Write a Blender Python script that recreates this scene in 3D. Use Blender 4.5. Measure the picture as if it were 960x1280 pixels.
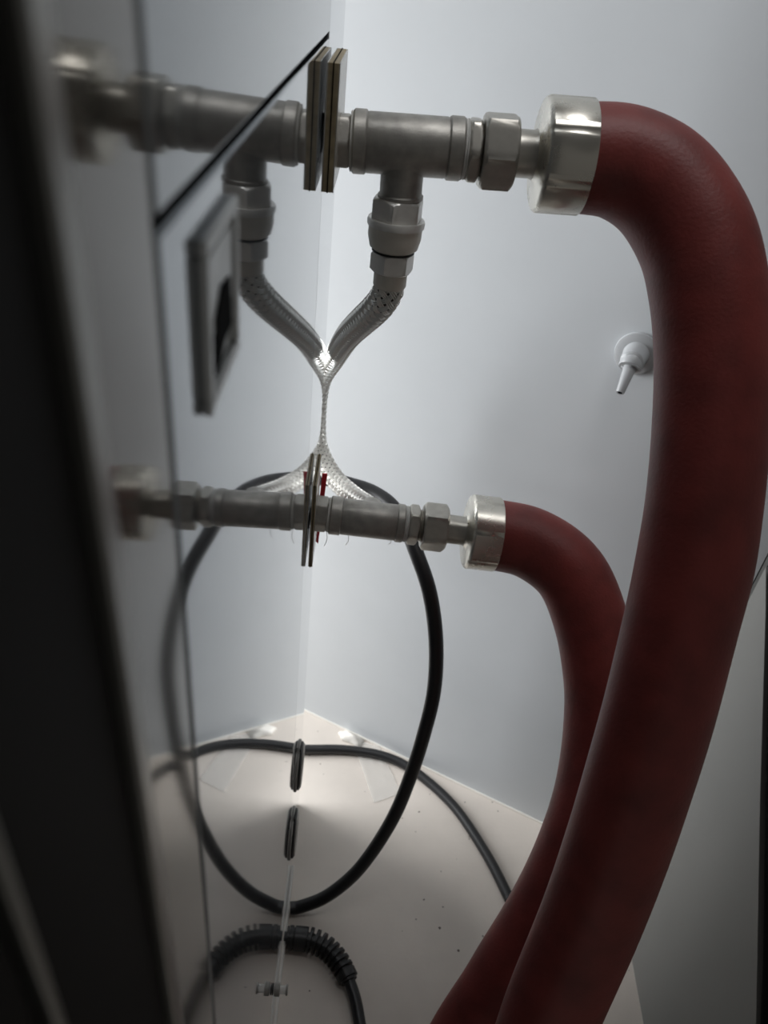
import bpy, bmesh, math, random
from mathutils import Vector, Matrix, Quaternion
random.seed(7)
for o in list(bpy.data.objects):
    bpy.data.objects.remove(o)
scene = bpy.context.scene
C = scene.collection

# ------------------------------------------------------------------ camera
# world: X = away from the steel cabinet face (x = 0), Y = along it, Z = up, floor z = 0
cd = bpy.data.cameras.new('camera')
cam = bpy.data.objects.new('camera', cd)
C.objects.link(cam)
rot = Matrix(((0.99495673, -0.08764384, -0.04878175),
              (0.01193019, 0.58628339, -0.81001818),
              (0.09959303, 0.80535107, 0.58437221)))
cam.matrix_world = Matrix.Translation((0.03, 0.0, 0.93)) @ rot.to_4x4()
cd.sensor_fit = 'VERTICAL'
cd.sensor_height = 6.4
cd.lens = 950.55 / 1280 * 6.4
cd.clip_start = 0.003
cd.dof.use_dof = True
cd.dof.focus_distance = 0.52
cd.dof.aperture_fstop = 2.0
scene.camera = cam

# ------------------------------------------------------------------ light
w = bpy.data.worlds.new('world')
scene.world = w
w.use_nodes = True
bg = w.node_tree.nodes['Background']
bg.inputs[0].default_value = (1.0, 0.97, 0.92, 1)
bg.inputs[1].default_value = 0.085


def area_light(name, loc, target, sx, sy, power, col):
    ld = bpy.data.lights.new(name, 'AREA')
    ld.shape = 'RECTANGLE'
    ld.size, ld.size_y = sx, sy
    ld.energy = power
    ld.color = col
    lo = bpy.data.objects.new(name, ld)
    C.objects.link(lo)
    lo.location = loc
    lo.rotation_euler = (Vector(target) - Vector(loc)).to_track_quat('-Z', 'Y').to_euler()
    return lo


# daylight that comes in behind the cabinet, through the gap between its far edge and the back wall
area_light('gap_daylight', (-0.95, 0.86, 0.66), (0.2, 0.66, 0.52), 0.80, 0.80, 25.0, (0.96, 0.98, 1.0))
# lamp of the room above the recess
area_light('room_lamp', (0.35, 0.30, 2.1), (0.25, 0.6, 0.6), 0.5, 0.5, 5.0, (0.985, 0.99, 1.0))

vs = scene.view_settings
vs.view_transform = 'Standard'
vs.look = 'None'
vs.exposure = 0.13
vs.gamma = 1.0
vs.use_curve_mapping = False


# ------------------------------------------------------------------ materials
def srgb(r, g, b):
    f = lambda c: (c / 255 / 12.92) if c / 255 <= 0.04045 else ((c / 255 + 0.055) / 1.055) ** 2.4
    return (f(r), f(g), f(b), 1)


def mat(name, col, rough=0.5, metal=0.0, noise=0.0, nscale=40, bump=0.0, bscale=300, spec=0.5, rvar=0.0, col2=None, alpha=1.0, trans=0.0):
    m = bpy.data.materials.new(name)
    m.use_nodes = True
    nt = m.node_tree
    p = nt.nodes['Principled BSDF']
    p.inputs['Base Color'].default_value = col
    p.inputs['Roughness'].default_value = rough
    p.inputs['Metallic'].default_value = metal
    p.inputs['Specular IOR Level'].default_value = spec
    p.inputs['Alpha'].default_value = alpha
    p.inputs['Transmission Weight'].default_value = trans
    tc = nt.nodes.new('ShaderNodeTexCoord')
    if noise or rvar:
        n = nt.nodes.new('ShaderNodeTexNoise')
        n.inputs['Scale'].default_value = nscale
        n.inputs['Detail'].default_value = 5
        nt.links.new(tc.outputs['Object'], n.inputs['Vector'])
        if noise:
            mx = nt.nodes.new('ShaderNodeMix')
            mx.data_type = 'RGBA'
            c2 = col2 or tuple(c * (1 - noise) for c in col[:3]) + (1,)
            mx.inputs[6].default_value = col
            mx.inputs[7].default_value = c2
            rp = nt.nodes.new('ShaderNodeValToRGB')
            rp.color_ramp.elements[0].position = 0.35
            rp.color_ramp.elements[1].position = 0.7
            nt.links.new(n.outputs['Fac'], rp.inputs['Fac'])
            nt.links.new(rp.outputs['Color'], mx.inputs[0])
            nt.links.new(mx.outputs[2], p.inputs['Base Color'])
        if rvar:
            mr = nt.nodes.new('ShaderNodeMapRange')
            mr.inputs['To Min'].default_value = max(0.0, rough - rvar)
            mr.inputs['To Max'].default_value = rough + rvar
            nt.links.new(n.outputs['Fac'], mr.inputs['Value'])
            nt.links.new(mr.outputs[0], p.inputs['Roughness'])
    if bump:
        n2 = nt.nodes.new('ShaderNodeTexNoise')
        n2.inputs['Scale'].default_value = bscale
        n2.inputs['Detail'].default_value = 4
        nt.links.new(tc.outputs['Object'], n2.inputs['Vector'])
        b = nt.nodes.new('ShaderNodeBump')
        b.inputs['Strength'].default_value = bump
        b.inputs['Distance'].default_value = 0.001
        nt.links.new(n2.outputs['Fac'], b.inputs['Height'])
        nt.links.new(b.outputs['Normal'], p.inputs['Normal'])
    return m


def specks(m, scale, thr, col):
    """scattered dirt grains over a base colour"""
    nt = m.node_tree
    p = nt.nodes['Principled BSDF']
    tc = next(n for n in nt.nodes if n.type == 'TEX_COORD')
    v = nt.nodes.new('ShaderNodeTexVoronoi')
    v.inputs['Scale'].default_value = scale
    nt.links.new(tc.outputs['Object'], v.inputs['Vector'])
    n = nt.nodes.new('ShaderNodeTexNoise')
    n.inputs['Scale'].default_value = 7
    nt.links.new(tc.outputs['Object'], n.inputs['Vector'])
    mu = nt.nodes.new('ShaderNodeMath')
    mu.operation = 'MULTIPLY'
    mu.inputs[1].default_value = thr
    nt.links.new(n.outputs['Fac'], mu.inputs[0])
    sub = nt.nodes.new('ShaderNodeMath')
    sub.operation = 'SUBTRACT'
    sub.inputs[1].default_value = thr * 0.42
    nt.links.new(mu.outputs[0], sub.inputs[0])
    lt = nt.nodes.new('ShaderNodeMath')
    lt.operation = 'LESS_THAN'
    nt.links.new(v.outputs['Distance'], lt.inputs[0])
    nt.links.new(sub.outputs[0], lt.inputs[1])
    mx = nt.nodes.new('ShaderNodeMix')
    mx.data_type = 'RGBA'
    lk = p.inputs['Base Color'].links
    if lk:
        nt.links.new(lk[0].from_socket, mx.inputs[6])
    else:
        mx.inputs[6].default_value = p.inputs['Base Color'].default_value
    mx.inputs[7].default_value = col
    nt.links.new(lt.outputs[0], mx.inputs[0])
    nt.links.new(mx.outputs[2], p.inputs['Base Color'])
    return m


M = {}
M['wall'] = mat('white_painted_wall', srgb(214, 218, 221), 0.55, noise=0.06, nscale=6, bump=0.05, bscale=500)
M['wall_right'] = mat('grey_wall', srgb(132, 132, 129), 0.5, noise=0.06, nscale=6, bump=0.05, bscale=500)  # toned darker than the back wall
M['floor'] = specks(mat('beige_floor', srgb(224, 215, 205), 0.55, noise=0.14, nscale=9, bump=0.15, bscale=220), 70, 0.52, srgb(96, 86, 76))
M['shade_slab'] = mat('grey_shade_slab', srgb(120, 120, 118), 0.6, noise=0.1, nscale=8)
M['caulk'] = mat('white_sealant', srgb(230, 226, 218), 0.45, bump=0.3, bscale=300)
M['steel'] = mat('polished_steel', (0.33, 0.355, 0.38, 1), 0.035, 0.75, rvar=0.012, nscale=30)
M['steel_hazy'] = mat('hazy_steel', (0.29, 0.31, 0.325, 1), 0.06, 0.6, rvar=0.02, nscale=30)
M['steel_dull'] = mat('dull_steel_sheet', (0.17, 0.16, 0.145, 1), 0.065, 0.65, rvar=0.02, nscale=30)
M['steel_post'] = mat('satin_steel', (0.66, 0.68, 0.70, 1), 0.04, 0.85, rvar=0.012, nscale=30)
M['steel_edge'] = mat('brushed_steel_edge', (0.36, 0.36, 0.34, 1), 0.3, 0.8)
M['dark'] = mat('dark_backing', (0.005, 0.005, 0.005, 1), 0.9, spec=0.05)
M['corner_shade'] = mat('grey_corner_shade', srgb(78, 78, 76), 0.6)
M['dark_panel'] = mat('dark_painted_steel', (0.012, 0.012, 0.011, 1), 0.65, spec=0.15)
M['fit'] = mat('dull_steel_fitting', (0.45, 0.43, 0.395, 1), 0.48, 0.7, noise=0.25, nscale=120, rvar=0.08, bump=0.1, bscale=900)
M['nut'] = mat('machined_steel', (0.53, 0.505, 0.455, 1), 0.36, 0.75, noise=0.15, nscale=150, rvar=0.06)
M['nut_lit'] = mat('lit_machined_steel', (0.86, 0.84, 0.80, 1), 0.34, 0.35, noise=0.1, nscale=150)  # nut steel lightened, stands in for light missing under the tee
M['chrome'] = mat('bright_crimped_steel', (0.70, 0.67, 0.60, 1), 0.28, 0.85, rvar=0.06, nscale=50)
M['tape'] = mat('thread_tape', srgb(225, 224, 220), 0.6, bump=0.5, bscale=700)
M['red'] = mat('red_insulation', srgb(138, 57, 52), 0.5, noise=0.35, nscale=35, bump=0.22, bscale=420, spec=0.5)
M['laminate'] = mat('laminate_plate', srgb(190, 186, 176), 0.25, 0.3)
M['wood'] = mat('brown_plate_edge', srgb(176, 160, 128), 0.6, noise=0.3, nscale=200)
M['black'] = mat('black_rubber', (0.016, 0.016, 0.017, 1), 0.42, bump=0.1, bscale=500)
M['black_plastic'] = mat('black_plastic', (0.012, 0.012, 0.012, 1), 0.45)
M['braid'] = mat('braided_wire', (0.95, 0.94, 0.90, 1), 0.3, 0.4)
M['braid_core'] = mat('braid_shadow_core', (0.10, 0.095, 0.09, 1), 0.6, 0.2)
M['cream'] = mat('cream_plastic', srgb(232, 226, 214), 0.4, noise=0.12, nscale=80)
M['grey_plastic'] = mat('grey_plastic', srgb(176, 178, 180), 0.38)
M['zinc'] = mat('cast_zinc', (0.70, 0.72, 0.72, 1), 0.3, 0.15, rvar=0.08, nscale=60)
M['film'] = mat('clear_film', (0.86, 0.84, 0.80, 1), 0.2, alpha=0.3)
M['clear'] = mat('clear_strip', (0.82, 0.81, 0.78, 1), 0.15, alpha=0.55)
M['redtag'] = mat('red_tag', srgb(205, 30, 45), 0.4)
M['grommet'] = mat('grey_grommet_rim', srgb(150, 148, 142), 0.4)


# ------------------------------------------------------------------ helpers
def obj(name, bm, m, parent=None, smooth=True, bevel=0.0, angle=35):
    bmesh.ops.recalc_face_normals(bm, faces=bm.faces)
    me = bpy.data.meshes.new(name)
    bm.to_mesh(me)
    bm.free()
    if smooth:
        me.polygons.foreach_set('use_smooth', [True] * len(me.polygons))
        me.set_sharp_from_angle(angle=math.radians(angle))
    o = bpy.data.objects.new(name, me)
    C.objects.link(o)
    me.materials.append(M[m])
    if bevel:
        b = o.modifiers.new('bevel', 'BEVEL')
        b.width = bevel
        b.segments = 2
        b.limit_method = 'ANGLE'
    if parent:
        o.parent = parent
    return o


def tag(o, label, cat, group=None):
    o['label'] = label
    o['category'] = cat
    if group:
        o['group'] = group
    return o


def thing(name, label, cat, loc=(0, 0, 0), rotm=None):
    o = bpy.data.objects.new(name, None)
    o.empty_display_size = 0.02
    C.objects.link(o)
    o.matrix_world = Matrix.Translation(loc) @ (rotm.to_4x4() if rotm else Matrix.Identity(4))
    return tag(o, label, cat)


def struct(name, bm, m, label=None, **k):
    o = obj(name, bm, m, **k)
    o['kind'] = 'structure'
    if label:
        o['label'] = label
    return o


def box(bm, x0, x1, y0, y1, z0, z1):
    v = [bm.verts.new((x, y, z)) for x in (x0, x1) for y in (y0, y1) for z in (z0, z1)]
    for f in ((0, 1, 3, 2), (4, 6, 7, 5), (0, 4, 5, 1), (2, 3, 7, 6), (0, 2, 6, 4), (1, 5, 7, 3)):
        bm.faces.new([v[i] for i in f])
    return bm


def bx(*a):
    return box(bmesh.new(), *a)


def prism(poly, ax):
    """poly: list of 3-D points, extruded by vector ax"""
    bm = bmesh.new()
    a = [bm.verts.new(p) for p in poly]
    b = [bm.verts.new(Vector(p) + Vector(ax)) for p in poly]
    bm.faces.new(a)
    bm.faces.new(b[::-1])
    n = len(a)
    for i in range(n):
        bm.faces.new((a[i], a[(i + 1) % n], b[(i + 1) % n], b[i]))
    return bm


def frame(direction, origin=(0, 0, 0)):
    """matrix whose local X axis is the given direction"""
    x = Vector(direction).normalized()
    up = Vector((0, 0, 1)) if abs(x.z) < 0.9 else Vector((0, 1, 0))
    y = up.cross(x).normalized()
    z = x.cross(y)
    m = Matrix((x, y, z)).transposed().to_4x4()
    return Matrix.Translation(origin) @ m


def lathe(prof, segs=40, mtx=None, fn=None, bm=None):
    """prof: (x, r) pairs round local X; fn(x, r, theta) -> r"""
    bm = bm or bmesh.new()
    rings = []
    for x, r in prof:
        if r <= 1e-6:
            rings.append([bm.verts.new((x, 0, 0))])
            continue
        ring = []
        for k in range(segs):
            t = 2 * math.pi * k / segs
            rr = fn(x, r, t) if fn else r
            ring.append(bm.verts.new((x, rr * math.cos(t), rr * math.sin(t))))
        rings.append(ring)
    for a, b in zip(rings[:-1], rings[1:]):
        if len(a) == 1 and len(b) == 1:
            continue
        for k in range(segs):
            k2 = (k + 1) % segs
            if len(a) == 1:
                bm.faces.new((a[0], b[k2], b[k]))
            elif len(b) == 1:
                bm.faces.new((a[k], a[k2], b[0]))
            else:
                bm.faces.new((a[k], a[k2], b[k2], b[k]))
    for ring in (rings[0], rings[-1]):
        if len(ring) > 2:
            bm.faces.new(ring)
    if mtx:
        bm.transform(mtx)
    return bm


def cyl(x0, x1, r, ch=0.0006, segs=40, mtx=None):
    return lathe([(x0, r - ch), (x0 + ch, r), (x1 - ch, r), (x1, r - ch)], segs, mtx)


def hexnut(x0, x1, rc, phase=0.0, mtx=None, ch=0.0016):
    """hexagonal nut, rc = radius over corners, both ends chamfered like a turned nut"""
    ap = rc * math.cos(math.pi / 6)

    def hr(t):
        a = (t - phase + math.pi / 6) % (math.pi / 3) - math.pi / 6
        return ap / math.cos(a)
    lim = {0: ap * 1.0, 1: rc * 1.001}
    prof = [(x0, ap * 0.985), (x0 + ch * 0.5, ap * 1.07), (x0 + ch, rc), (x1 - ch, rc), (x1 - ch * 0.5, ap * 1.07), (x1, ap * 0.985)]
    return lathe(prof, 72, mtx, lambda x, r, t: min(r, hr(t)))


def catmull(pts, n=10):
    pts = [Vector(p) for p in pts]
    P = [pts[0] * 2 - pts[1]] + pts + [pts[-1] * 2 - pts[-2]]
    out = []
    for i in range(1, len(P) - 2):
        p0, p1, p2, p3 = P[i - 1:i + 3]
        for k in range(n):
            t = k / n
            out.append(0.5 * ((2 * p1) + (p2 - p0) * t + (2 * p0 - 5 * p1 + 4 * p2 - p3) * t * t + (3 * p1 - p0 - 3 * p2 + p3) * t ** 3))
    out.append(pts[-1])
    for _ in range(2):
        out = [out[0]] + [(out[i - 1] + out[i] * 2 + out[i + 1]) / 4 for i in range(1, len(out) - 1)] + [out[-1]]
    return out


def frames(path):
    res = []
    n = len(path)
    T = [(path[min(i + 1, n - 1)] - path[max(i - 1, 0)]).normalized() for i in range(n)]
    u = T[0].orthogonal().normalized()
    for i in range(n):
        if i:
            u = T[i - 1].rotation_difference(T[i]) @ u
        u = (u - T[i] * u.dot(T[i])).normalized()
        res.append((path[i], T[i], u, T[i].cross(u)))
    return res


def tube(path, r, segs=24, bm=None):
    bm = bm or bmesh.new()
    rings = []
    for i, (p, t, u, v) in enumerate(frames(path)):
        rr = r(i / (len(path) - 1)) if callable(r) else r
        rings.append([bm.verts.new(p + (u * math.cos(2 * math.pi * k / segs) + v * math.sin(2 * math.pi * k / segs)) * rr) for k in range(segs)])
    for a, b in zip(rings[:-1], rings[1:]):
        for k in range(segs):
            bm.faces.new((a[k], a[(k + 1) % segs], b[(k + 1) % segs], b[k]))
    bm.faces.new(rings[0][::-1])
    bm.faces.new(rings[-1])
    return bm


def resample(path, step):
    out = [path[0]]
    acc = 0.0
    for a, b in zip(path[:-1], path[1:]):
        L = (b - a).length
        while acc + L >= step:
            t = (step - acc) / L
            a = a + (b - a) * t
            out.append(a.copy())
            L = (b - a).length
            acc = 0.0
        acc += L
    return out


# ------------------------------------------------------------------ setting
WA = Vector((-0.0057, 0.7579, 0))
WD = Vector((0.9031, -0.4294, 0)).normalized()
WN = Vector((-WD.y, WD.x, 0))            # points away from the viewer
WN = WN if WN.y > 0 else -WN
CORNER = WA + WD * ((0.4227 - WA.x) / WD.x)
ZT = 1.45
bl = WA - WD * 1.3

struct('floor', bx(-1.4, 1.2, -0.5, 1.6, -0.03, 0.0), 'floor', smooth=False)
struct('shade_slab', bx(-0.02, 0.9, -0.5, 0.33, 1.25, 1.28), 'shade_slab', smooth=False)  # unseen slab, added to keep lamp light off the near floor
struct('wall_back', prism([bl, CORNER, CORNER + Vector((0, 0, ZT)), bl + Vector((0, 0, ZT))], WN * 0.02), 'wall', smooth=False)
# right wall, its front edge cut on a slant
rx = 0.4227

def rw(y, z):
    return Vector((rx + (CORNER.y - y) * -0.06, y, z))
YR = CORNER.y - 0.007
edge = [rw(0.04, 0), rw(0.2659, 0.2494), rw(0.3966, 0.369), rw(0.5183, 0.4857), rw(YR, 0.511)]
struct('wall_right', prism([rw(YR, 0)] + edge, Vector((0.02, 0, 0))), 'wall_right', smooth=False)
gk = bmesh.new()
tube([p + Vector((0.010, -0.011, 0.009)) for p in catmull(edge, 4)], 0.012, 12, gk)
struct('trim_3', bx(rx + 0.001, rx + 0.012, YR + 0.0005, CORNER.y + 0.006, 0, 0.9), 'corner_shade', label='dark strip for the shade in the corner between back and right wall')  # strip coloured as the shade of the corner crease
struct('trim_2', gk, 'dark', label='black gasket along the slanted edge of the right wall')
bm = bmesh.new()
tube([WA + WD * s - WN * 0.0008 + Vector((0, 0, 0.0008)) for s in [-0.1 + 0.05 * k for k in range(12)] if s < 0.47], 0.0017, 8, bm)
struct('trim_1', bm, 'caulk', label='white sealant bead along the foot of the back wall')

# ------------------------------------------------------------------ steel cabinet
Zs = 0.8966          # height of the horizontal seam
cab = thing('steel_cabinet', 'polished steel cabinet side with seams mirroring pipes and cables', 'cabinet', (0, 0.3, 0))
def cpart(name, bm, m, bevel=0.0, parent=None):
    bm.transform(Matrix.Translation((0, -0.3, 0)))
    return obj(name, bm, m, parent or cab, bevel=bevel)
g = 0.0012
cpart('backing_sheet', bx(-0.008, -0.005, 0.0, 0.598, 0.004, 1.45), 'dark')
cpart('lower_panel', bx(-0.004, 0, 0.1085 + g, 0.4545, 0.002, Zs - g), 'steel', 0.0007)
cpart('upper_panel', bx(-0.004, 0, 0.1085 + g, 0.4545, Zs + g, 1.45), 'steel_hazy', 0.0007)
cpart('end_post', bx(-0.012, 0, 0.4549, 0.600, 0.002, 1.45), 'steel_post', 0.0006)
cpart('narrow_panel', bx(-0.004, 0, 0.0785, 0.1085 - g, 0.002, 1.45), 'steel_dull', 0.0007)
cpart('edge_rail', bx(-0.004, 0.0012, 0.0725, 0.0778, 0.002, 1.45), 'steel_edge', 0.0006)
cpart('dark_panel', bx(-0.004, -0.0008, 0.041, 0.0722, 0.002, 1.45), 'dark_panel', 0.0006)
cpart('edge_rail', bx(-0.004, 0.0004, 0.0384, 0.0398, 0.002, 1.45), 'steel_edge', 0.0006)
cpart('dark_panel', bx(-0.004, -0.0008, -0.05, 0.0370, 0.002, 1.45), 'dark_panel', 0.0006)

# flush latch on the lower panel
lat = thing('flush_latch', 'cast metal flush latch with its recess shade in black on the steel cabinet', 'latch', (0.0, 0.149, 0.8708))
def ring_frame(y, z, w, x0, x1):
    bm = bmesh.new()
    box(bm, x0, x1, -y, y, z - w, z); box(bm, x0, x1, -y, y, -z, -z + w)
    box(bm, x0, x1, -y, -y + w, -z + w, z - w); box(bm, x0, x1, y - w, y, -z + w, z - w)
    return bm
obj('bezel', ring_frame(0.0165, 0.0172, 0.0030, 0.0, 0.0020), 'zinc', lat, bevel=0.0006)
tr = obj('tray', bx(0.0001, 0.0004, -0.0136, 0.0136, -0.0136, 0.0136), 'zinc', lat)
obj('paddle', bx(0.0005, 0.0012, -0.0120, 0.0122, -0.0030, 0.0125), 'zinc', lat, bevel=0.0006)
bm = bmesh.new()
pts = [(0.0, -0.0095, -0.0092), (0.0, -0.0080, 0.0000), (0.0, -0.0010, 0.0042), (0.0, 0.0080, 0.0030), (0.0, 0.0090, -0.0078), (0.0, 0.001, -0.0080), (0.0, -0.008, -0.0120)]
obj('recess_shade', prism([(0.0005, y, z) for _, y, z in pts], (0.0011, 0, 0)), 'dark', tr)  # raised black piece, stands for the shade inside the recess

# clear skirting strip where the cabinet meets the floor
bm = bx(0.0003, 0.0035, 0.14, 0.505, 0.0005, 0.017)
tag(obj('skirting_strip', bm, 'clear', bevel=0.0008), 'clear plastic skirting strip along the foot of the steel cabinet', 'strip')


# ------------------------------------------------------------------ pipe fittings
def tilt(deg):
    return Matrix.Rotation(math.radians(-deg), 3, 'Y')

def threads(x0, x1, r, mtx=None, pitch=0.0011):
    n = max(2, int((x1 - x0) / pitch))
    prof = []
    for i in range(n):
        a = x0 + (x1 - x0) * i / n
        b = x0 + (x1 - x0) * (i + 0.5) / n
        prof += [(a, r * 0.94), (b, r)]
    prof.append((x1, r * 0.94))
    return lathe(prof, 32, mtx)

def square_plate(name, label, loc, hy, z0, z1, th):
    t = thing(name, label, 'plate', loc)
    k = th / 3
    co = obj('core', bx(0.0 + k * 0.3, th - k * 0.3, -hy, hy, z0, z1), 'wood', t, bevel=0.0003)
    obj('seam', bx(th * 0.5 - 0.0003, th * 0.5 + 0.0003, -hy - 0.0003, hy + 0.0003, z0 - 0.0003, z1 + 0.0003), 'dark', co)
    obj('outer_sheet', bx(th - k * 0.3, th, -hy, hy, z0, z1), 'laminate', t, bevel=0.0002)
    obj('inner_sheet', bx(0.0, k * 0.3, -hy, hy, z0, z1), 'laminate', t, bevel=0.0002)
    return t

UY, UZ = 0.4639, 0.8465
LY, LZ = 0.5228, 0.5455
square_plate('wall_plate', 'square layered plate around the pipe with the downward branch', (0.0014, UY, UZ), 0.037, -0.019, 0.0410, 0.0066)
square_plate('wall_plate', 'thin square layered plate around the straight lower pipe', (0.0012, LY, LZ), 0.024, -0.040, 0.0440, 0.0036)

# upper tee
tee = thing('pipe_tee', 'dull steel pipe tee with a branch pointing down', 'pipe fitting', (0, UY, UZ), tilt(2.0))
ph = math.pi * 0.82
obj('spacer_nut', hexnut(0.0012, 0.0142, 0.0150, ph), 'fit', tee)
obj('thread_tape', threads(0.0140, 0.0156, 0.0158), 'tape', tee)
obj('collar', cyl(0.0153, 0.0232, 0.0166, 0.0009), 'fit', tee)
body = lathe([(0.0225, 0.0150), (0.024, 0.0158), (0.067, 0.0158), (0.0690, 0.0150)], 48)
obj('tee_body', body, 'fit', tee)
obj('collar', cyl(0.0682, 0.0768, 0.0166, 0.0009), 'fit', tee)
obj('thread_tape', threads(0.0764, 0.0792, 0.0160), 'tape', tee)
down = frame((0.0, 0.0, -1), (0.0440, 0, 0))
obj('branch', lathe([(0.010, 0.0122), (0.0255, 0.0122), (0.0262, 0.0132), (0.0280, 0.0132), (0.0285, 0.0120)], 40, down), 'fit', tee)
obj('thread_tape', threads(0.0280, 0.0330, 0.0122, down), 'tape', tee)

# lower straight pipe
pipe = thing('pipe_sleeve', 'straight dull steel pipe sleeve below the tee', 'pipe fitting', (0, LY, LZ), tilt(-2.2))
obj('spacer_nut', hexnut(0.0010, 0.0140, 0.0158, ph), 'fit', pipe)
obj('thread_tape', threads(0.0138, 0.0164, 0.0152), 'tape', pipe)
obj('collar', cyl(0.0160, 0.0262, 0.0166, 0.0009), 'fit', pipe)
obj('sleeve_body', lathe([(0.0258, 0.0150), (0.027, 0.0157), (0.072, 0.0157), (0.0735, 0.0150)], 48), 'fit', pipe)
obj('collar', cyl(0.0728, 0.0796, 0.0166, 0.0009), 'fit', pipe)
obj('thread_tape', threads(0.0792, 0.0832, 0.0160), 'tape', pipe)
bk = frame((0.0, 0.9, -0.25), (0.052, 0, 0))
obj('branch', cyl(0.010, 0.030, 0.0105, 0.0008, 32, bk), 'fit', pipe)
for fx, fl in ((0.0150, 0.014), (0.0335, 0.010), (0.070, 0.004)):
    pth = catmull([(fx, -0.006, -0.0140), (fx + 0.001, -0.006, -0.0155 - fl * 0.5), (fx - 0.0008, -0.006, -0.0155 - fl)], 6)
    obj('tape_thread', tube(pth, 0.00025, 6), 'tape', pipe)


# ------------------------------------------------------------------ red insulated hoses
def red_hose(label, base, deg, x, path, bump_at, rs):
    """x: positions along the pipe axis: hex0, hex1, nut0, nut1, nip1, cap1"""
    t = thing('insulated_hose', label, 'hose', base, tilt(deg))
    inv = t.matrix_world.inverted()
    obj('adapter_nut', hexnut(x[0], x[1], 0.0180, ph), 'nut', t)
    obj('thread', threads(x[1] - 0.0002, x[2] + 0.0015, 0.0140), 'nut', t)
    obj('union_nut', hexnut(x[2], x[3], 0.0212, ph + 0.06, ch=0.0022), 'nut', t)
    n1, c1 = x[4], x[5]
    obj('nipple', lathe([(x[3] - 0.002, 0.0125), (n1 - 0.003, 0.0125), (n1 - 0.001, 0.0135), (n1 + 0.0006, 0.0165)], 40), 'nut', t)

    def crimp(xx, r, th):
        if r < 0.028:
            return r
        k = (th * 7 / (2 * math.pi) + 0.21) % 1.0
        dd = min(k, 1 - k)
        return r * (1 - 0.022 * math.exp(-(dd / 0.022) ** 2) - 0.004 * math.sin(math.pi * k) ** 2)
    obj('crimp_collar', lathe([(n1 - 0.0015, 0.0134), (n1 - 0.0003, 0.0150), (n1 + 0.0003, 0.0185), (n1 + 0.0006, 0.0290), (n1 + 0.0014, 0.0312), (n1 + 0.0030, 0.0324),
                               (c1 - 0.0004, 0.0324), (c1, 0.0321), (c1, 0.0308), (c1 - 0.004, 0.0306)], 140, None, lambda xx, r, th: crimp(xx, r, th) * (rs if r > 0.02 else 1)), 'chrome', t)
    p = catmull(path, 9)
    n = len(p)
    bm = tube(p, lambda s: 0.0306 * rs + 0.0314 * (1 - rs) * min(1, s * 7) + 0.0008 * min(1, s * 12) + 0.0007 * math.exp(-((s - bump_at) / 0.03) ** 2), 56)
    rnd = random.Random(3)
    bm.transform(inv)
    obj('red_sleeve', bm, 'red', t, angle=80)
    return t

UP = [(0.1420, 0.4639, 0.8512), (0.1680, 0.4640, 0.8508), (0.1920, 0.4560, 0.8417), (0.2111, 0.4396, 0.822), (0.2208, 0.4228, 0.7995), (0.2272, 0.4062, 0.7737), (0.2308, 0.3868, 0.7436), (0.2326, 0.3626, 0.7051), (0.2326, 0.3423, 0.6684), (0.2288, 0.3213, 0.6305), (0.2243, 0.2984, 0.5863), (0.2205, 0.2812, 0.5434), (0.2169, 0.2651, 0.4951), (0.2109, 0.2468, 0.435), (0.1965, 0.2173, 0.3552),
      (0.192, 0.192, 0.28), (0.20, 0.16, 0.19), (0.215, 0.11, 0.10), (0.225, 0.04, 0.045), (0.23, -0.04, 0.034), (0.23, -0.12, 0.033)]
LO = [(0.1570, 0.5228, 0.5395), (0.192, 0.5185, 0.5360), (0.2252, 0.5014, 0.5222), (0.246, 0.476, 0.492), (0.2581, 0.4499, 0.457), (0.2625, 0.4298, 0.4295), (0.2627, 0.4057, 0.396), (0.2581, 0.3814, 0.362), (0.2473, 0.3567, 0.3218), (0.2326, 0.3348, 0.2816), (0.2116, 0.3103, 0.2374), (0.1949, 0.293, 0.2034), (0.1757, 0.2749, 0.1595),
      (0.158, 0.250, 0.110), (0.147, 0.215, 0.066), (0.143, 0.17, 0.042), (0.142, 0.11, 0.034), (0.142, 0.03, 0.033)]
red_hose('thick red insulated hose arching from the steel tee', (0, UY, UZ), 2.0, (0.0792, 0.0860, 0.0870, 0.1060, 0.1185, 0.1455), UP, 0.40, 0.935)
red_hose('thick red insulated hose from the straight lower pipe, behind the other', (0, LY, LZ), -2.2, (0.0833, 0.0920, 0.0955, 0.1165, 0.1340, 0.1605), LO, 0.6, 1.0)


# ------------------------------------------------------------------ braided hose under the tee
BR = [(0.0440, 0.4640, 0.7760), (0.0435, 0.4655, 0.7648), (0.0413, 0.470, 0.7562), (0.036, 0.482, 0.7436), (0.0285, 0.506, 0.7253), (0.0205, 0.543, 0.7005), (0.0148, 0.585, 0.6738), (0.0068, 0.622, 0.6426), (-0.0051, 0.642, 0.6093), (-0.0078, 0.652, 0.567), (-0.0036, 0.650, 0.5323), (0.0132, 0.630, 0.5138), (0.0335, 0.600, 0.5141), (0.0490, 0.570, 0.5240), (0.0505, 0.556, 0.5320)]
bh = thing('braided_hose', 'shiny braided metal hose hanging from the steel tee', 'hose', (0.044, UY, 0.776))
binv = Matrix.Translation((-0.044, -UY, -0.776))
bp = resample(catmull(BR, 16), 0.0011)
R0 = 0.0090
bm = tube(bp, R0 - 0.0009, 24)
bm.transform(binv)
obj('hose_core', bm, 'braid_core', bh)
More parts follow.
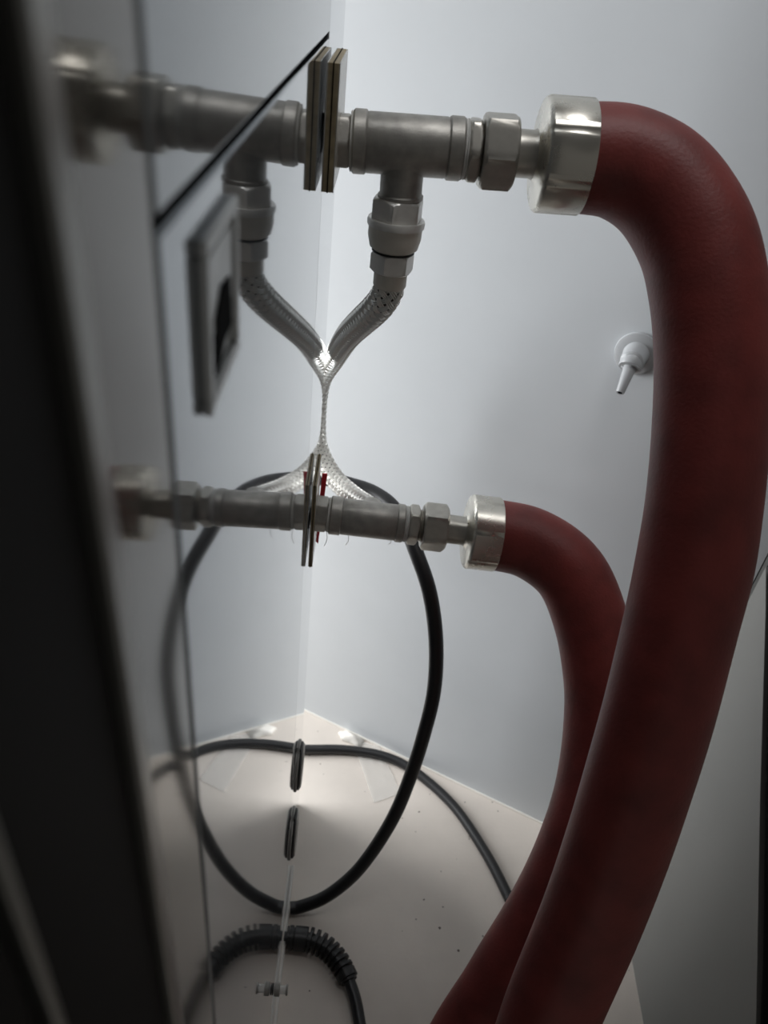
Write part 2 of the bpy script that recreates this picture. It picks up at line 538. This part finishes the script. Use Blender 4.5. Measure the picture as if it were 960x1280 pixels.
# woven strands: carriers in both hands, over-two under-two
fr = frames(bp)
NC = 8
bm = bmesh.new()
pitch = 0.050
for hand in (1, -1):
    for c in range(NC):
        for wv in range(3):
            prev = None
            for i, (p, t, u, v) in enumerate(fr):
                sw = 2 * math.pi * i * 0.0011 / pitch
                a = hand * sw + 2 * math.pi * c / NC + (wv - 1) * 0.19
                other = NC * (a + hand * sw) / (2 * math.pi)
                lift = hand * (-1) ** c * math.cos(math.pi * other)
                n = u * math.cos(a) + v * math.sin(a)
                side = (-u * math.sin(a) + v * math.cos(a) - t * hand).normalized()
                q = p + n * (R0 - 0.0003 + 0.00060 * lift)
                ring = [bm.verts.new(q - side * 0.00056), bm.verts.new(q + n * 0.00085), bm.verts.new(q + side * 0.00056)]
                if prev:
                    bm.faces.new((prev[0], prev[1], ring[1], ring[0]))
                    bm.faces.new((prev[1], prev[2], ring[2], ring[1]))
                prev = ring
bm.transform(binv)
br_o = obj('braid', bm, 'braid', bh, angle=70)
br_o['kind'] = 'stuff'
dn = frame((0.0, 0.0, -1), (0, 0, 0.0))      # local X points down from z = 0.776
def dpart(name, bm, m, angle=35):
    return obj(name, bm, m, bh, angle=angle)
# z 0.819 (x=-0.043) ... 0.771 (x=0.005)
dpart('union_nut', hexnut(-0.0440, -0.0310, 0.0158, 0.2, dn), 'nut_lit')
dpart('coupling_rim', lathe([(-0.0325, 0.0140), (-0.0325, 0.0166), (-0.0310, 0.0172), (-0.0285, 0.0170), (-0.0280, 0.0158)], 40, dn), 'nut_lit')
dpart('coupling_cone', lathe([(-0.0282, 0.0160), (-0.0220, 0.0160), (-0.0160, 0.0146), (-0.0140, 0.0120)], 40, dn), 'cream')
dpart('washer', cyl(-0.0142, -0.0130, 0.0130, 0.0003, 40, dn), 'black_plastic')
dpart('lower_nut', hexnut(-0.0132, -0.0010, 0.0134, 0.35, dn), 'nut_lit')
dpart('ferrule', lathe([(-0.0012, 0.0092), (-0.0002, 0.0103), (0.0072, 0.0103), (0.0084, 0.0097)], 36, dn), 'cream')


# ------------------------------------------------------------------ cables
LOOP = [(-0.06, 0.655, 0.470), (-0.0134, 0.665, 0.4829), (0.0076, 0.662, 0.4881), (0.033, 0.655, 0.4885), (0.0549, 0.645, 0.4887), (0.0749, 0.625, 0.4879), (0.0901, 0.6, 0.4801), (0.1009, 0.58, 0.4669), (0.1173, 0.556, 0.4378), (0.1288, 0.535, 0.3943), (0.1338, 0.519, 0.3425), (0.1308, 0.507, 0.2943), (0.1236, 0.495, 0.2353), (0.1097, 0.4816, 0.1651), (0.0811, 0.4684, 0.0858), (0.0478, 0.4607, 0.0350), (0.0170, 0.4574, 0.0115), (0.0045, 0.456, 0.0092)]
tag(obj('cable', tube(catmull(LOOP, 8), 0.0074, 20), 'black'), 'black cable hanging in a wide loop behind the lower pipe', 'cable')
FL = [(-0.16, 0.655, 0.0065), (-0.0581, 0.6807, 0.0065), (-0.0011, 0.6829, 0.0065), (0.0678, 0.6874, 0.0065), (0.1375, 0.673, 0.0065), (0.2038, 0.6177, 0.0065), (0.2428, 0.5559, 0.0065), (0.2681, 0.4989, 0.0065), (0.2856, 0.4418, 0.0065), (0.2922, 0.3894, 0.0065), (0.285, 0.30, 0.0065), (0.25, 0.2, 0.0065)]
tag(obj('cable', tube(catmull(FL, 8), 0.0066, 20), 'black'), 'black cable lying on the floor in front of the back wall', 'cable')

# cable with ribbed strain relief
BEL = [(0.001, 0.4200, 0.0135), (0.012, 0.4200, 0.0135), (0.030, 0.419, 0.0135), (0.0480, 0.4130, 0.0132), (0.0640, 0.4000, 0.0128), (0.0765, 0.3820, 0.0122), (0.0860, 0.3620, 0.0100), (0.0925, 0.3370, 0.0075), (0.0990, 0.3000, 0.0067), (0.1010, 0.2560, 0.0066), (0.098, 0.20, 0.0066), (0.09, 0.12, 0.0066)]
rc = thing('ribbed_cable', 'black cable with ribbed strain relief at the foot of the cabinet', 'cable', (0.001, 0.42, 0.0))
rinv = Matrix.Translation((-0.001, -0.42, 0))
bpth = catmull(BEL, 10)
bm = tube(bpth, 0.0066, 20); bm.transform(rinv)
obj('cable_sheath', bm, 'black', rc)
fine = resample(bpth, 0.0005)
ff = frames(fine)
def along(s0, s1, rfun, name):
    bm = bmesh.new()
    i0, i1 = int(s0 / 0.0005), int(s1 / 0.0005)
    rings = []
    for i in range(i0, i1 + 1):
        p, t, u, v = ff[i]
        r = rfun(i * 0.0005)
        rings.append([bm.verts.new(p + (u * math.cos(2 * math.pi * k / 24) + v * math.sin(2 * math.pi * k / 24)) * r) for k in range(24)])
    for a, b in zip(rings[:-1], rings[1:]):
        for k in range(24):
            bm.faces.new((a[k], a[(k + 1) % 24], b[(k + 1) % 24], b[k]))
    bm.faces.new(rings[0][::-1]); bm.faces.new(rings[-1])
    bm.transform(rinv)
    return obj(name, bm, 'black_plastic', rc, angle=50)
along(0.0035, 0.006, lambda s: 0.0122, 'gland_flange')
along(0.0065, 0.0265, lambda s: 0.0132 if int((s - 0.0065) / 0.0045) % 2 == 0 or s > 0.012 else 0.0112, 'gland_nut')
s = 0.0290
for k in range(8):
    q = k / 7
    along(s, s + 0.0034, lambda x, q=q: 0.0138 - 0.0016 * q, 'rib')
    s += 0.0070
along(0.0265, s, lambda x: 0.0078, 'relief_core')
along(s - 0.001, s + 0.010, lambda x: 0.0118 if x < s + 0.007 else 0.0095, 'end_cuff')


# ------------------------------------------------------------------ grommets and small connector on the cabinet
def grommet(y, z, r, label):
    t = thing('cable_grommet', label, 'grommet', (0.0, y, z))
    obj('rim', lathe([(0.0002, r * 0.62), (0.0002, r), (0.0012, r * 1.0), (0.0020, r * 0.97), (0.0020, r * 0.66), (0.0010, r * 0.62)], 48), 'grommet', t)
    obj('lip', lathe([(0.0018, r * 0.90), (0.0035, r * 0.93), (0.0048, r * 0.88), (0.0048, r * 0.60), (0.0018, r * 0.58)], 48), 'black_plastic', t)
    obj('outer_ring', lathe([(0.0046, r * 0.86), (0.0058, r * 0.84), (0.0062, r * 0.78), (0.0056, r * 0.62), (0.0046, r * 0.6)], 48), 'grommet', t)
    obj('membrane', lathe([(0.0024, r * 0.66), (0.0028, r * 0.3), (0.0029, 0.0)], 40), 'black_plastic', t)
    for sgn in (1, -1):
        obj('pull_tab', bx(0.0018, 0.0034, -0.003, 0.003, sgn * r * 0.95 - 0.004, sgn * r * 0.95 + 0.005), 'black_plastic', t, bevel=0.0004)
grommet(0.5230, 0.1935, 0.0285, 'black and grey grommet higher up, nearer the back wall cable')
grommet(0.4780, 0.1330, 0.0285, 'black and grey grommet lower down beside the cable loop bottom')

sc = thing('drain_connector', 'small clear connector on the cabinet above the ribbed cable', 'connector', (0.0, 0.31, 0.153))
obj('flange', cyl(0.0022, 0.0072, 0.0058, 0.0006, 28), 'grommet', sc)
obj('stem', lathe([(0.0, 0.0036), (0.0130, 0.0036), (0.0136, 0.0030)], 24), 'clear', sc)
obj('end_cap', cyl(0.0128, 0.0146, 0.0048, 0.0004, 24), 'grommet', sc)
obj('inner_washer', cyl(0.0002, 0.0014, 0.0050, 0.0003, 24), 'black_plastic', sc)

# ------------------------------------------------------------------ hose nozzle on the back wall
npos = Vector((0.2715, 0, 0.674))
npos.y = WA.y + (npos.x - WA.x) / WD.x * WD.y
nz = thing('hose_nozzle', 'grey plastic hose nozzle with round flange on the back wall', 'nozzle', npos)
nf = frame(-WN)
obj('flange', lathe([(0.0, 0.0185), (0.0012, 0.0192), (0.0032, 0.0188), (0.0040, 0.0170), (0.0046, 0.0118)], 48, nf), 'grey_plastic', nz)
obj('body', lathe([(0.0040, 0.0118), (0.0060, 0.0108), (0.020, 0.0104), (0.0235, 0.0098), (0.0250, 0.0080)], 40, nf), 'grey_plastic', nz)
tipdir = (-WN * 0.75 + Vector((0.0, 0, -0.65))).normalized()
o2 = -WN * 0.0215 + Vector((0, 0, -0.002))
nf2 = frame(tipdir, o2)
obj('shoulder', lathe([(-0.004, 0.0096), (0.0030, 0.0100), (0.0042, 0.0094), (0.0042, 0.0050)], 40, nf2), 'grey_plastic', nz)
bb = obj('barb', lathe([(0.004, 0.0054), (0.010, 0.0050), (0.028, 0.0036), (0.029, 0.0032), (0.029, 0.0021), (0.025, 0.0018)], 32, nf2), 'grey_plastic', nz)
obj('bore_shade', cyl(0.0250, 0.0288, 0.0021, 0.0002, 20, nf2), 'dark', bb)  # black plug, stands for the shade inside the hole

# ------------------------------------------------------------------ red tag, tape on the floor
tag(obj('red_tag', prism([(0.0060, 0.553, 0.566), (0.0105, 0.553, 0.566), (0.0062, 0.553, 0.488), (0.0030, 0.553, 0.492)], (0, 0.0012, 0)), 'redtag'),
    'narrow red plastic tag behind the thin square plate', 'tag')

bm = bmesh.new()
A, B, Cc, Dd = [Vector(p) for p in ((0.0672, 0.7098, 0), (0.1087, 0.7010, 0), (0.139, 0.6263, 0), (0.1015, 0.6086, 0))]
NX, NY = 8, 14
rnd = random.Random(5)
gridt, gridb = [], []
for j in range(NY + 1):
    v_ = j / NY
    rt, rb = [], []
    for i in range(NX + 1):
        u_ = i / NX
        p = (A.lerp(B, u_)).lerp(Dd.lerp(Cc, u_), v_)
        h = 0.0006 + 0.0014 * abs(math.sin(u_ * 9 + v_ * 2)) * (1 - v_) + rnd.random() * 0.0005
        rt.append(bm.verts.new(p + Vector((0, 0, h + 0.0002))))
        rb.append(bm.verts.new(p + Vector((0, 0, h))))
    gridt.append(rt); gridb.append(rb)
for j in range(NY):
    for i in range(NX):
        bm.faces.new((gridt[j][i], gridt[j][i + 1], gridt[j + 1][i + 1], gridt[j + 1][i]))
        bm.faces.new((gridb[j][i], gridb[j + 1][i], gridb[j + 1][i + 1], gridb[j][i + 1]))
tag(obj('adhesive_tape', bm, 'film', angle=180), 'crumpled clear tape stuck on the floor near the wall', 'tape')
bm = bmesh.new()
bmesh.ops.create_icosphere(bm, subdivisions=3, radius=1.0)
for vtx in bm.verts:
    c = vtx.co
    k = 1 + 0.18 * math.sin(c.x * 5 + 1) * math.cos(c.y * 4)
    vtx.co = Vector((c.x * 0.020 * k, c.y * 0.009 * k, max(-0.0, c.z * 0.009 * k)))
bm.transform(Matrix.Rotation(math.atan2(WD.y, WD.x), 4, 'Z'))
so = obj('sealant_lump', bm, 'caulk', angle=180)
so.location = WA + WD * 0.085 - WN * 0.011
tag(so, 'small white lump of sealant at the foot of the back wall', 'sealant')
